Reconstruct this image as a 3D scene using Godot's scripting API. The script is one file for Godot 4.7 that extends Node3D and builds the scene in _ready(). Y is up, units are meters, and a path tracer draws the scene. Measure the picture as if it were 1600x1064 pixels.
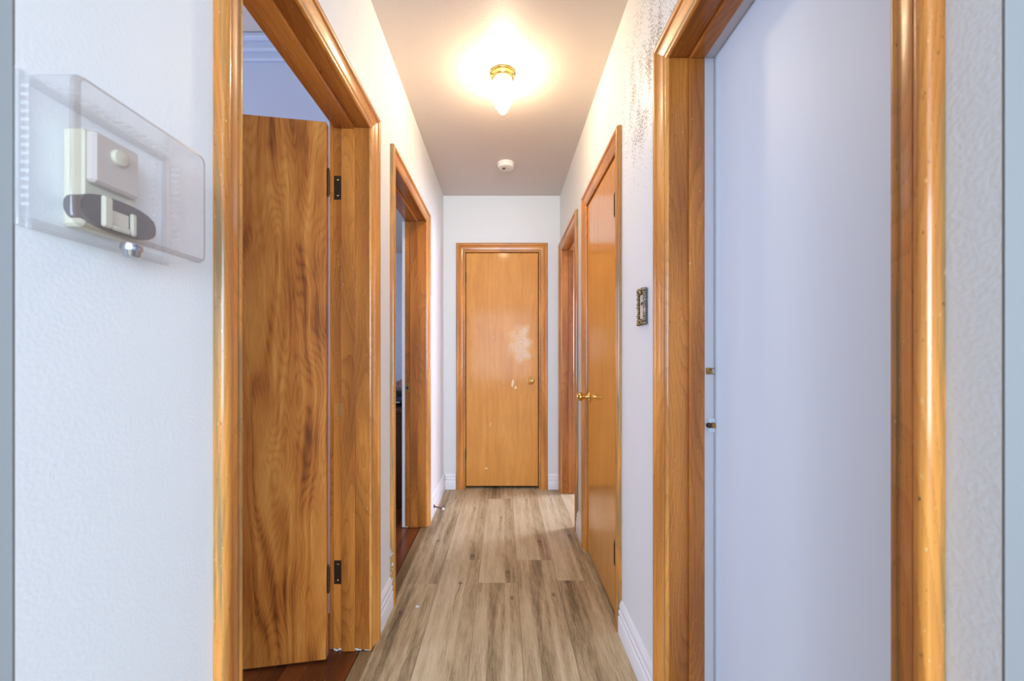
extends Node3D
# Hallway with varnished wood door frames. y up, metres, the camera stands at x = 0, z = 0 looking along -z.

const EYE := 1.108
const CEIL := 2.476
const LX := -0.508      # face of the left corridor wall
const RX := 0.476       # face of the right corridor wall
const EZ := -3.514      # face of the end wall
const LT := 0.137       # thickness of the corridor side walls

var M := {}
var rng := RandomNumberGenerator.new()
var used := {}

# ---------------------------------------------------------------- naming and metas
func numbered(n: String) -> String:
	if not used.has(n):
		used[n] = 0
		return n
	used[n] += 1
	return "%s_%03d" % [n, used[n]]

func tag(o: Node, label := "", category := "", group := "", kind := "") -> void:
	if label: o.set_meta("label", label)
	if category: o.set_meta("category", category)
	if group: o.set_meta("group", group)
	if kind: o.set_meta("kind", kind)

func base(called: String, at := Vector3.ZERO, label := "", category := "", kind := "") -> Node3D:
	var o := Node3D.new()
	o.name = numbered(called)
	o.position = at
	add_child(o)
	tag(o, label, category, "", kind)
	return o

func sub(called: String, parent: Node3D, at := Vector3.ZERO) -> Node3D:
	var o := Node3D.new()
	o.name = called
	o.position = at
	parent.add_child(o, true)
	return o

func obj(called: String, st: SurfaceTool, mat: Material, parent: Node = null) -> MeshInstance3D:
	var o := MeshInstance3D.new()
	st.generate_tangents()
	o.mesh = st.commit()
	o.material_override = mat
	if parent == null:
		o.name = numbered(called)
		add_child(o)
	else:
		o.name = called
		parent.add_child(o, true)
	return o

# ---------------------------------------------------------------- shapes
func mb() -> SurfaceTool:
	var st := SurfaceTool.new()
	st.begin(Mesh.PRIMITIVE_TRIANGLES)
	return st

func tri(st: SurfaceTool, p: Array, n: Array, uv: Array) -> void:
	var a: Vector3 = p[0]
	var b: Vector3 = p[1]
	var c: Vector3 = p[2]
	var order := [0, 1, 2]
	var nn: Vector3 = n[0] + n[1] + n[2]
	if (b - a).cross(c - a).dot(nn) > 0.0:
		order = [0, 2, 1]
	for i in order:
		st.set_normal(n[i]); st.set_uv(uv[i]); st.add_vertex(p[i])

func quad(st: SurfaceTool, p: Array, n: Array, uv: Array) -> void:
	tri(st, [p[0], p[1], p[2]], [n[0], n[1], n[2]], [uv[0], uv[1], uv[2]])
	tri(st, [p[0], p[2], p[3]], [n[0], n[2], n[3]], [uv[0], uv[2], uv[3]])

func flat(st: SurfaceTool, p: Array, n: Vector3, uv: Array) -> void:
	quad(st, p, [n, n, n, n], uv)

# a box with chamfered edges; grain runs along axis g; uv in metres over tile
func cbox(st: SurfaceTool, lo: Vector3, hi: Vector3, c := 0.002, g := 1, tile := Vector2(0.5, 2.5), off := Vector2.ZERO) -> void:
	var uvf := func(p: Vector3, axis: int) -> Vector2:
		var q := p - lo
		var others := []
		for k in 3:
			if k != axis: others.append(k)
		var u: float
		var v: float
		if axis == g:
			u = q[others[0]]; v = q[others[1]]
		else:
			v = q[g]
			u = q[others[0]] if others[1] == g else q[others[1]]
		return Vector2(u / tile.x, v / tile.y) + off
	c = minf(c, 0.45 * minf(hi.x - lo.x, minf(hi.y - lo.y, hi.z - lo.z)))
	for axis in 3:
		var a1 := (axis + 1) % 3
		var a2 := (axis + 2) % 3
		for s in [-1, 1]:
			var n := Vector3.ZERO
			n[axis] = s
			var ps := []
			var us := []
			for k in [[-1, -1], [1, -1], [1, 1], [-1, 1]]:
				var p := Vector3.ZERO
				p[axis] = hi[axis] if s > 0 else lo[axis]
				p[a1] = hi[a1] - c if k[0] > 0 else lo[a1] + c
				p[a2] = hi[a2] - c if k[1] > 0 else lo[a2] + c
				ps.append(p); us.append(uvf.call(p, axis))
			flat(st, ps, n, us)
		if c > 0.0:
			# the four edges that run along «axis»
			for s1 in [-1, 1]:
				for s2 in [-1, 1]:
					var n := Vector3.ZERO
					n[a1] = s1; n[a2] = s2
					n = n.normalized()
					var ps := []
					var us := []
					for k in [[-1, 0], [1, 0], [1, 1], [-1, 1]]:
						var p := Vector3.ZERO
						p[axis] = hi[axis] - c if k[0] > 0 else lo[axis] + c
						var c1 := c if k[1] == 1 else 0.0
						var c2 := c if k[1] == 0 else 0.0
						p[a1] = hi[a1] - c1 if s1 > 0 else lo[a1] + c1
						p[a2] = hi[a2] - c2 if s2 > 0 else lo[a2] + c2
						ps.append(p); us.append(uvf.call(p, a1 if axis != a1 else a2))
					flat(st, ps, n, us)
	if c > 0.0:
		for sx in [-1, 1]:
			for sy in [-1, 1]:
				for sz in [-1, 1]:
					var s := Vector3(sx, sy, sz)
					var corner := Vector3(hi.x if sx > 0 else lo.x, hi.y if sy > 0 else lo.y, hi.z if sz > 0 else lo.z)
					var ps := []
					for k in 3:
						var p := corner
						for j in 3:
							if j != k: p[j] -= s[j] * c
						ps.append(p)
					var n := s.normalized()
					tri(st, ps, [n, n, n], [Vector2.ZERO, Vector2(0.001, 0), Vector2(0, 0.001)])

# lathe: profile of (radius, height along +y) turned round the y axis of t
func lathe(st: SurfaceTool, prof: Array, t := Transform3D(), segs := 24) -> void:
	var ns := []
	for i in prof.size():
		var d: Vector2 = (prof[mini(i + 1, prof.size() - 1)] - prof[maxi(i - 1, 0)])
		var n := Vector2(d.y, -d.x).normalized()
		ns.append(n)
	for i in prof.size() - 1:
		var d: Vector2 = prof[i + 1] - prof[i]
		if d.length() < 1e-7: continue
		var own := Vector2(d.y, -d.x).normalized()
		var n0: Vector2 = ns[i] if own.dot(ns[i]) > 0.8 else own
		var n1: Vector2 = ns[i + 1] if own.dot(ns[i + 1]) > 0.8 else own
		for k in segs:
			var ps := []
			var nn := []
			var uv := []
			for q in [[0, 0], [0, 1], [1, 1], [1, 0]]:
				var a: float = TAU * (k + q[0]) / segs
				var pr: Vector2 = prof[i + q[1]]
				var pn: Vector2 = n1 if q[1] == 1 else n0
				ps.append(t * Vector3(pr.x * cos(a), pr.y, pr.x * sin(a)))
				nn.append((t.basis * Vector3(pn.x * cos(a), pn.y, pn.x * sin(a))).normalized())
				uv.append(Vector2(float(k + q[0]) / segs, float(i + q[1]) / prof.size()))
			quad(st, ps, nn, uv)

func ball(st: SurfaceTool, at: Vector3, r: float, segs := 12, squash := Vector3.ONE) -> void:
	var prof := []
	for i in 9:
		var a := -PI / 2 + PI * i / 8.0
		prof.append(Vector2(r * cos(a), r * sin(a)))
	lathe(st, prof, Transform3D(Basis.from_scale(squash), at), segs)

func along(dir: Vector3, at: Vector3) -> Transform3D:   # y axis of a lathe laid along dir
	var y := dir.normalized()
	var x := (Vector3.UP if absf(y.y) < 0.9 else Vector3.RIGHT).cross(y).normalized()
	return Transform3D(Basis(x, y, x.cross(y)), at)

# ---------------------------------------------------------------- walls as local frames (u along, v up, p out of the wall)
func W(side: String, u: float, v: float, p: float) -> Vector3:
	match side:
		"left": return Vector3(LX + p, v, -u)
		"right": return Vector3(RX - p, v, -u)
	return Vector3(u, v, EZ + p)

func N(side: String, u: float, v: float, p: float) -> Vector3:
	match side:
		"left": return Vector3(p, v, -u)
		"right": return Vector3(-p, v, -u)
	return Vector3(u, v, p)

func wbox(st: SurfaceTool, side: String, a: Vector3, b: Vector3, c := 0.002, g := 1, off := Vector2.ZERO, tile := Vector2(0.5, 2.5)) -> void:
	var p := W(side, a.x, a.y, a.z)
	var q := W(side, b.x, b.y, b.z)
	cbox(st, p.min(q), p.max(q), c, g, tile, off)

# a strip with a moulded profile; pts = [t, p] from inner edge to outer edge; f(t, end) gives (u, v)
func moulding(st: SurfaceTool, side: String, pts: Array, f: Callable, axis_v: bool, width: float, off: Vector2) -> void:
	var n := pts.size()
	var run := 0.0
	for i in n - 1:
		var a: Vector2 = pts[i]
		var b: Vector2 = pts[i + 1]
		var seg := Vector2((b.x - a.x) * width, b.y - a.y).length()
		var run0 := run
		run += seg
		var own := _pn(pts, i, width)
		var na := own
		var nb := own
		if i > 0:
			var o := _pn(pts, i - 1, width)
			if o.dot(own) > 0.6: na = (o + own).normalized()
		if i < n - 2:
			var o := _pn(pts, i + 1, width)
			if o.dot(own) > 0.6: nb = (o + own).normalized()
		var ps := []
		var nn := []
		var uv := []
		for q in [[0, 0], [0, 1], [1, 1], [1, 0]]:
			var pt: Vector2 = b if q[1] == 1 else a
			var pn: Vector2 = nb if q[1] == 1 else na
			var e: Vector2 = f.call(pt.x, q[0])
			var e2: Vector2 = f.call(pt.x + 0.01, q[0])
			# across direction is the change of position with t, without the run along the strip
			var ac := (e2 - e)
			if axis_v: ac.y = 0
			else: ac.x = 0
			ac = ac.normalized()
			ps.append(W(side, e.x, e.y, pt.y))
			nn.append(N(side, ac.x * pn.x, ac.y * pn.x, pn.y).normalized())
			uv.append(Vector2((run0 + seg * q[1]) / 0.5, (e.y if axis_v else e.x) / 2.5) + off)
		quad(st, ps, nn, uv)

func _pn(pts: Array, i: int, width: float) -> Vector2:
	var d: Vector2 = pts[i + 1] - pts[i]
	return Vector2(-d.y, d.x * width).normalized()

const CASING := [Vector2(0, 0), Vector2(0, 0.005), Vector2(0.03, 0.0078), Vector2(0.08, 0.0088), Vector2(0.13, 0.0085), Vector2(0.15, 0.0068), Vector2(0.19, 0.0068),
	Vector2(0.21, 0.0085), Vector2(0.34, 0.0097), Vector2(0.48, 0.0118), Vector2(0.58, 0.0142), Vector2(0.645, 0.0165), Vector2(0.66, 0.0152), Vector2(0.685, 0.0152), Vector2(0.70, 0.0175),
	Vector2(0.74, 0.0202), Vector2(0.80, 0.0216), Vector2(0.88, 0.0214), Vector2(0.95, 0.0195), Vector2(0.985, 0.0165), Vector2(1, 0.013), Vector2(1, 0)]

# wooden frame of a doorway: casing legs and head, jamb boards, stops
func door_frame(root: Node3D, side: String, a0: float, a1: float, top: float, wn: float, wf: float, wh: float, depth: float, stop0: float, stop1: float, jamb_mat: Material, cas_mat: Material) -> void:
	var o := func() -> Vector2: return Vector2(rng.randf_range(0, 0.8), rng.randf_range(0.0, 0.16))
	var st := mb()
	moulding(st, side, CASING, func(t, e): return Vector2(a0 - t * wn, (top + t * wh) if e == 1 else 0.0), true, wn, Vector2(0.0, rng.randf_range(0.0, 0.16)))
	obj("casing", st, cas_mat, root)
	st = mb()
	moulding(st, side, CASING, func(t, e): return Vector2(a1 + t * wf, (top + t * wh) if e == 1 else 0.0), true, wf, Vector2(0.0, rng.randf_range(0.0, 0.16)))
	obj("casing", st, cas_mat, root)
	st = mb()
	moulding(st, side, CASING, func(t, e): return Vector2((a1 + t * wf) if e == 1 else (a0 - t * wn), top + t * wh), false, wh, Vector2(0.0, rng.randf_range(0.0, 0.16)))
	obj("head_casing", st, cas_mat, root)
	var th := 0.019
	var r := 0.004   # reveal between casing and jamb
	st = mb(); wbox(st, side, Vector3(a0 - th - r, 0.0, -depth), Vector3(a0 - r, top + r, 0.0005), 0.0015, 1, o.call()); obj("jamb", st, jamb_mat, root)
	st = mb(); wbox(st, side, Vector3(a1 + r, 0.0, -depth), Vector3(a1 + th + r, top + r, 0.0005), 0.0015, 1, o.call()); obj("jamb", st, jamb_mat, root)
	var ga := 0 if side == "end" else 2
	st = mb(); wbox(st, side, Vector3(a0 - th - r, top + r, -depth), Vector3(a1 + th + r, top + r + th, 0.0005), 0.0015, ga, o.call()); obj("head_jamb", st, jamb_mat, root)
	if stop1 > stop0:
		var k := 0.011
		for q in [[a0 - r, a0 - r + k], [a1 + r - k, a1 + r]]:
			st = mb(); wbox(st, side, Vector3(q[0], 0.001, -stop1), Vector3(q[1], top + r - 0.0005, -stop0), 0.003, 1, o.call()); obj("door_stop_strip", st, jamb_mat, root)
		st = mb(); wbox(st, side, Vector3(a0 - r + k, top + r - k, -stop1), Vector3(a1 + r - k, top + r, -stop0), 0.003, ga, o.call()); obj("door_stop_strip", st, jamb_mat, root)

const BASEP := [Vector2(0, 0), Vector2(0, 0.0165), Vector2(0.50, 0.0165), Vector2(0.53, 0.015), Vector2(0.55, 0.0118), Vector2(0.58, 0.0118), Vector2(0.60, 0.0145), Vector2(0.66, 0.0150), Vector2(0.71, 0.0132),
	Vector2(0.73, 0.0102), Vector2(0.77, 0.0102), Vector2(0.80, 0.0122), Vector2(0.86, 0.0112), Vector2(0.93, 0.0078), Vector2(1, 0.004), Vector2(1, 0)]

func baseboard(called: String, side: String, u0: float, u1: float, label: String) -> void:
	var st := mb()
	var h := 0.132
	moulding(st, side, BASEP, func(t, e): return Vector2(u1 if e == 1 else u0, t * h), false, h, Vector2.ZERO)
	# closed ends
	for q in [u0, u1]:
		for i in BASEP.size() - 1:
			var a: Vector2 = BASEP[i]
			var b: Vector2 = BASEP[i + 1]
			var n := N(side, -1.0 if q == u0 else 1.0, 0, 0)
			flat(st, [W(side, q, a.x * h, a.y), W(side, q, b.x * h, b.y), W(side, q, b.x * h, 0), W(side, q, a.x * h, 0)], n, [Vector2.ZERO, Vector2(0.01, 0), Vector2(0.01, 0.01), Vector2(0, 0.01)])
	var o := obj(called, st, M.trim_white)
	tag(o, label, "baseboard", "", "structure")

# a plain wall with rectangular openings [a, b, bottom, top]; along axis k (0 = x, 2 = z, z counted as depth u = -z)
func wall_box(st: SurfaceTool, lo: Vector3, hi: Vector3) -> void:
	for axis in 3:
		var a1 := (axis + 1) % 3
		var a2 := (axis + 2) % 3
		for s in [-1, 1]:
			var n := Vector3.ZERO
			n[axis] = s
			var ps := []
			var us := []
			for k in [[0, 0], [1, 0], [1, 1], [0, 1]]:
				var p := Vector3.ZERO
				p[axis] = hi[axis] if s > 0 else lo[axis]
				p[a1] = hi[a1] if k[0] else lo[a1]
				p[a2] = hi[a2] if k[1] else lo[a2]
				ps.append(p)
				us.append(Vector2(-p.z / 3.6, 1.0 - p.y / 2.5) if axis == 0 else Vector2(0.5 + p.x * 0.1, 1.0 - p.y / 2.5))
			flat(st, ps, n, us)

func wall(called: String, k: int, t0: float, t1: float, u0: float, u1: float, openings: Array, mat: Material, label: String) -> MeshInstance3D:
	var st := mb()
	var put := func(a: float, b: float, v0: float, v1: float):
		if b - a < 0.0005 or v1 - v0 < 0.0005: return
		if k == 2: wall_box(st, Vector3(t0, v0, -b), Vector3(t1, v1, -a))
		else: wall_box(st, Vector3(a, v0, t0), Vector3(b, v1, t1))
	var at := u0
	for q in openings:
		put.call(at, q[0], 0.0, CEIL)
		put.call(q[0], q[1], 0.0, q[2])
		put.call(q[0], q[1], q[3], CEIL)
		at = q[1]
	put.call(at, u1, 0.0, CEIL)
	var o := obj(called, st, mat)
	tag(o, label, "wall", "", "structure")
	return o

# ---------------------------------------------------------------- materials
func noise(seed_: int, oct := 3, type := FastNoiseLite.TYPE_SIMPLEX_SMOOTH) -> FastNoiseLite:
	var n := FastNoiseLite.new()
	n.seed = seed_
	n.frequency = 1.0
	n.noise_type = type
	n.fractal_type = FastNoiseLite.FRACTAL_FBM if oct > 1 else FastNoiseLite.FRACTAL_NONE
	n.fractal_octaves = oct
	return n

func img(w: int, h: int, data: PackedByteArray) -> ImageTexture:
	return ImageTexture.create_from_image(Image.create_from_data(w, h, false, Image.FORMAT_RGB8, data))

func mat(c: Color, rough := 0.5, metal := 0.0) -> StandardMaterial3D:
	var m := StandardMaterial3D.new()
	m.albedo_color = c
	m.roughness = rough
	m.metallic = metal
	return m

func srgb(r: float, g: float, b: float) -> Color:
	return Color(r / 255.0, g / 255.0, b / 255.0)

# straight-grained softwood, 0.5 m by 2.5 m
func pine(seed_: int, light: Color, dark: Color, worn := false) -> ImageTexture:
	var w := 384
	var h := 896
	var d := PackedByteArray(); d.resize(w * h * 3)
	var n1 := noise(seed_, 2)
	var n2 := noise(seed_ + 1, 3)
	var n3 := noise(seed_ + 2, 1)
	var i := 0
	for y in h:
		var fy := 2.5 * y / h
		for x in w:
			var fx := 0.5 * x / w
			var warp := n1.get_noise_2d(fx * 5.0, fy * 0.9)
			var ring := fposmod(fx * 46.0 + warp * 6.5, 1.0)
			ring = ring * ring * ring
			var fine := n2.get_noise_2d(fx * 260.0, fy * 7.0)
			var tone := n3.get_noise_2d(fx * 9.0 + 40.0, fy * 1.2)
			var v := clampf(0.30 + 0.26 * ring + 0.22 * fine + 0.42 * tone, 0.0, 1.0)
			var c := light.lerp(dark, v)
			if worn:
				# grey rubbed bands at inner edge and outer side, outer deepened with painted shade
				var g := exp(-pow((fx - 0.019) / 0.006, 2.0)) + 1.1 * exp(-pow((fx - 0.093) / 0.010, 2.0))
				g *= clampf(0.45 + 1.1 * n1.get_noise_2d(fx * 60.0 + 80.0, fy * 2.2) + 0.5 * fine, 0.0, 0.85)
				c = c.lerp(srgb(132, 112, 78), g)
			# small flecks of wear and old paint
			var f := n2.get_noise_2d(fx * 130.0 + 300.0, fy * 60.0)
			if f > 0.60: c = c.lerp(srgb(224, 200, 160), minf(1.0, (f - 0.60) * 6.0))
			elif f < -0.60: c = c.lerp(srgb(70, 46, 22), minf(1.0, (-f - 0.60) * 5.0))
			d[i] = int(c.r * 255); d[i + 1] = int(c.g * 255); d[i + 2] = int(c.b * 255)
			i += 3
	return img(w, h, d)

# rotary-cut veneer: contour lines of a stretched noise
func veneer(seed_: int, w: int, h: int, sw: float, sh: float, light: Color, mid: Color, dark: Color, rings: float, depth: float, blotch: float) -> PackedByteArray:
	var d := PackedByteArray(); d.resize(w * h * 3)
	var n1 := noise(seed_, 3)
	var n2 := noise(seed_ + 1, 2)
	var n3 := noise(seed_ + 2, 3)
	var i := 0
	for y in h:
		var fy := sh * y / h
		for x in w:
			var fx := sw * x / w
			var c0 := n1.get_noise_2d(fx * 3.6, fy * 0.62)
			var ring := fposmod(c0 * rings + fx * 4.0, 1.0)
			ring = 1.0 - absf(2.0 * ring - 1.0)
			ring = ring * ring
			var fine := n2.get_noise_2d(fx * 240.0, fy * 14.0)
			var bl := 0.5 * n3.get_noise_2d(fx * 5.0 + 9.0, fy * 2.2) + 0.7 * n3.get_noise_2d(fx * 24.0 + 2.0 * c0 + 30.0, fy * 0.8)
			var v := clampf(0.38 + depth * (ring - 0.4) + 0.13 * fine + blotch * bl, 0.0, 1.0)
			var c := light.lerp(mid, v * 2.0) if v < 0.5 else mid.lerp(dark, v * 2.0 - 1.0)
			d[i] = int(c.r * 255); d[i + 1] = int(c.g * 255); d[i + 2] = int(c.b * 255)
			i += 3
	return d

# four oak boards side by side, 0.78 m by 2.44 m
func oak() -> ImageTexture:
	var w := 1024
	var h := 1280
	var d := PackedByteArray(); d.resize(w * h * 3)
	var n1 := noise(71, 2)
	var n2 := noise(72, 3)
	var n3 := noise(73, 2)
	var n4 := noise(74, 1)
	var r := RandomNumberGenerator.new(); r.seed = 5
	var knots := []
	for s in 4:
		var l := []
		for k in 3:
			l.append([r.randf_range(0.03, 0.165), (k + r.randf_range(0.1, 0.9)) * 0.813, r.randf_range(0.005, 0.010), r.randf()])
		knots.append(l)
	var light := srgb(210, 189, 152)
	var midc := srgb(179, 155, 117)
	var dark := srgb(114, 95, 69)
	var deep := srgb(66, 52, 42)
	var i := 0
	for y in h:
		var fy := 2.44 * y / h
		for x in w:
			var s := x / 256
			var fx := 0.195 * (x % 256) / 256.0
			var bx := fx + s * 3.0
			var pull := 0.0
			var cloud := 0.0
			var kdark := 0.0
			for k in knots[s]:
				var dx: float = fx - k[0]
				var dy: float = (fy - k[1])
				if absf(dy) > 0.45 or absf(dx) > 0.09: continue
				cloud += exp(-pow(dx / 0.022, 2.0) - pow(dy / 0.2, 2.0))
				var kr: float = k[2]
				var e := sqrt(dx * dx + dy * dy * 0.16)
				pull += signf(dx) * kr * 1.3 * exp(-e * e / (kr * kr * 5.0))
				var q := sqrt(dx * dx + dy * dy * 0.35) * (1.0 + 0.5 * n2.get_noise_2d(fx * 150.0, fy * 90.0))
				if q < kr * 1.6:
					kdark = maxf(kdark, (1.0 - q / (kr * 1.6)) * (0.75 + 0.5 * n2.get_noise_2d(fx * 300.0, fy * 160.0)))
				# a crack that runs on from the knot
				if k[3] > 0.3 and dy > 0.0 and dy < 0.34:
					var cx := dx - 0.009 * sin(dy * 13.0 + k[3] * 9.0) - 0.005 * n4.get_noise_2d(dy * 90.0, k[3] * 50.0)
					var cw := 0.0019 * (1.0 - dy / 0.34)
					if absf(cx) < cw: kdark = maxf(kdark, 0.85)
			var gx := bx - pull
			var streak := n1.get_noise_2d(gx * 30.0, fy * 2.0)
			var band := n3.get_noise_2d(gx * 13.0 + 7.0, fy * 1.4)
			var fine := n2.get_noise_2d(gx * 330.0, fy * 9.0)
			var pore := n4.get_noise_2d(gx * 620.0, fy * 26.0)
			var blk := n4.get_noise_2d(floorf(fx / 0.0651) * 7.3 + s * 31.0, 0.5) * 0.32
			var v := clampf(0.40 + blk + 0.26 * cloud + 0.26 * streak + 0.28 * band + 0.44 * fine + (0.20 if pore > 0.62 else 0.0), 0.0, 1.0)
			var c := light.lerp(midc, v * 2.0) if v < 0.5 else midc.lerp(dark, v * 2.0 - 1.0)
			# cross-wise ray flecks
			var ray := n2.get_noise_2d(gx * 60.0 + 50.0, fy * 170.0)
			c = c.lerp(light, clampf((ray - 0.28) * 0.9, 0.0, 0.4))
			c = c.lerp(deep, clampf(kdark, 0.0, 1.0))
			d[i] = int(c.r * 255); d[i + 1] = int(c.g * 255); d[i + 2] = int(c.b * 255)
			i += 3
	return img(w, h, d)

func scuff(d: PackedByteArray, w: int, h: int, sw: float, sh: float) -> void:
	# worn-through varnish on the end door: a milky patch and a few bare chips; x from the hinge edge, y from the top
	var n := noise(31, 3)
	var n2 := noise(32, 2)
	for y in h:
		var fy := sh * y / h
		for x in w:
			var fx := sw * x / w
			var i := (y * w + x) * 3
			var c := Color(d[i] / 255.0, d[i + 1] / 255.0, d[i + 2] / 255.0)
			var dx := (fx - 0.455) / 0.105
			var dy := (fy - 0.775) / 0.16
			var q := dx * dx + dy * dy + 0.8 * n2.get_noise_2d(fx * 9.0, fy * 9.0)
			if q < 1.2:
				var a := clampf((1.2 - q) * 1.1, 0.0, 1.0) * clampf(0.5 + 1.6 * n.get_noise_2d(fx * 110.0, fy * 70.0) + 0.35 * clampf(dx, -0.5, 1.0), 0.0, 0.68)
				c = c.lerp(srgb(238, 222, 208), a)
			for ch in [[0.392, 1.112, 0.011, 0.042], [0.418, 1.146, 0.012, 0.014], [0.205, 1.46, 0.007, 0.02], [0.17, 1.83, 0.014, 0.008], [0.23, 0.72, 0.005, 0.012]]:
				var ex: float = (fx - ch[0] + (fy - ch[1]) * 0.12) / ch[2]
				var ey: float = (fy - ch[1]) / ch[3]
				var e: float = ex * ex + ey * ey + 0.9 * n.get_noise_2d(fx * 90.0, fy * 60.0)
				if e < 0.6: c = c.lerp(srgb(250, 226, 176), 0.9 if ch[2] > 0.0105 else 0.45)
			d[i] = int(c.r * 255); d[i + 1] = int(c.g * 255); d[i + 2] = int(c.b * 255)

func mildew() -> ImageTexture:
	# right wall paint, 3.6 m along by 2.5 m up; flaked grey specks in one patch under the ceiling beside the near doorway
	var w := 1440
	var h := 1000
	var bc := M.wall_color as Color
	var im := Image.create(w, h, false, Image.FORMAT_RGB8)
	im.fill(bc)
	var n := noise(41, 2)
	var big := noise(42, 3)
	for y in range(0, 330):
		for x in range(360, 800):
			var u := 3.6 * x / w
			var v := 2.5 * (1.0 - float(y) / h)
			var du := (u - 1.36) / (0.20 if u < 1.36 else 0.30)
			var dv := (v - 1.98) / (0.42 if v > 1.98 else 0.17)
			var dens := exp(-du * du - dv * dv) * 0.9 + 0.30 * exp(-pow((u - 1.5) / 0.42, 2.0) - pow((v - 2.1) / 0.26, 2.0))
			dens *= clampf(0.75 + 1.1 * big.get_noise_2d(u * 11.0, v * 4.5), 0.1, 1.3)
			var s := n.get_noise_2d(u * 120.0, v * 105.0) + 0.3 * n.get_noise_2d(u * 330.0 + 20.0, v * 190.0)
			var t := 0.72 - 0.62 * dens
			if s > t:
				im.set_pixel(x, y, bc.lerp(srgb(58, 54, 52), clampf((s - t) * 4.5, 0.0, 0.92)))
	return ImageTexture.create_from_image(im)

func stipple(w: int, h: int, freq: float, seed_: int, strength: float) -> ImageTexture:
	var n := noise(seed_, 3)
	n.frequency = freq
	var im := n.get_seamless_image(w, h)
	im.convert(Image.FORMAT_RGB8)
	im.bump_map_to_normal_map(strength)
	return ImageTexture.create_from_image(im)

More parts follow.
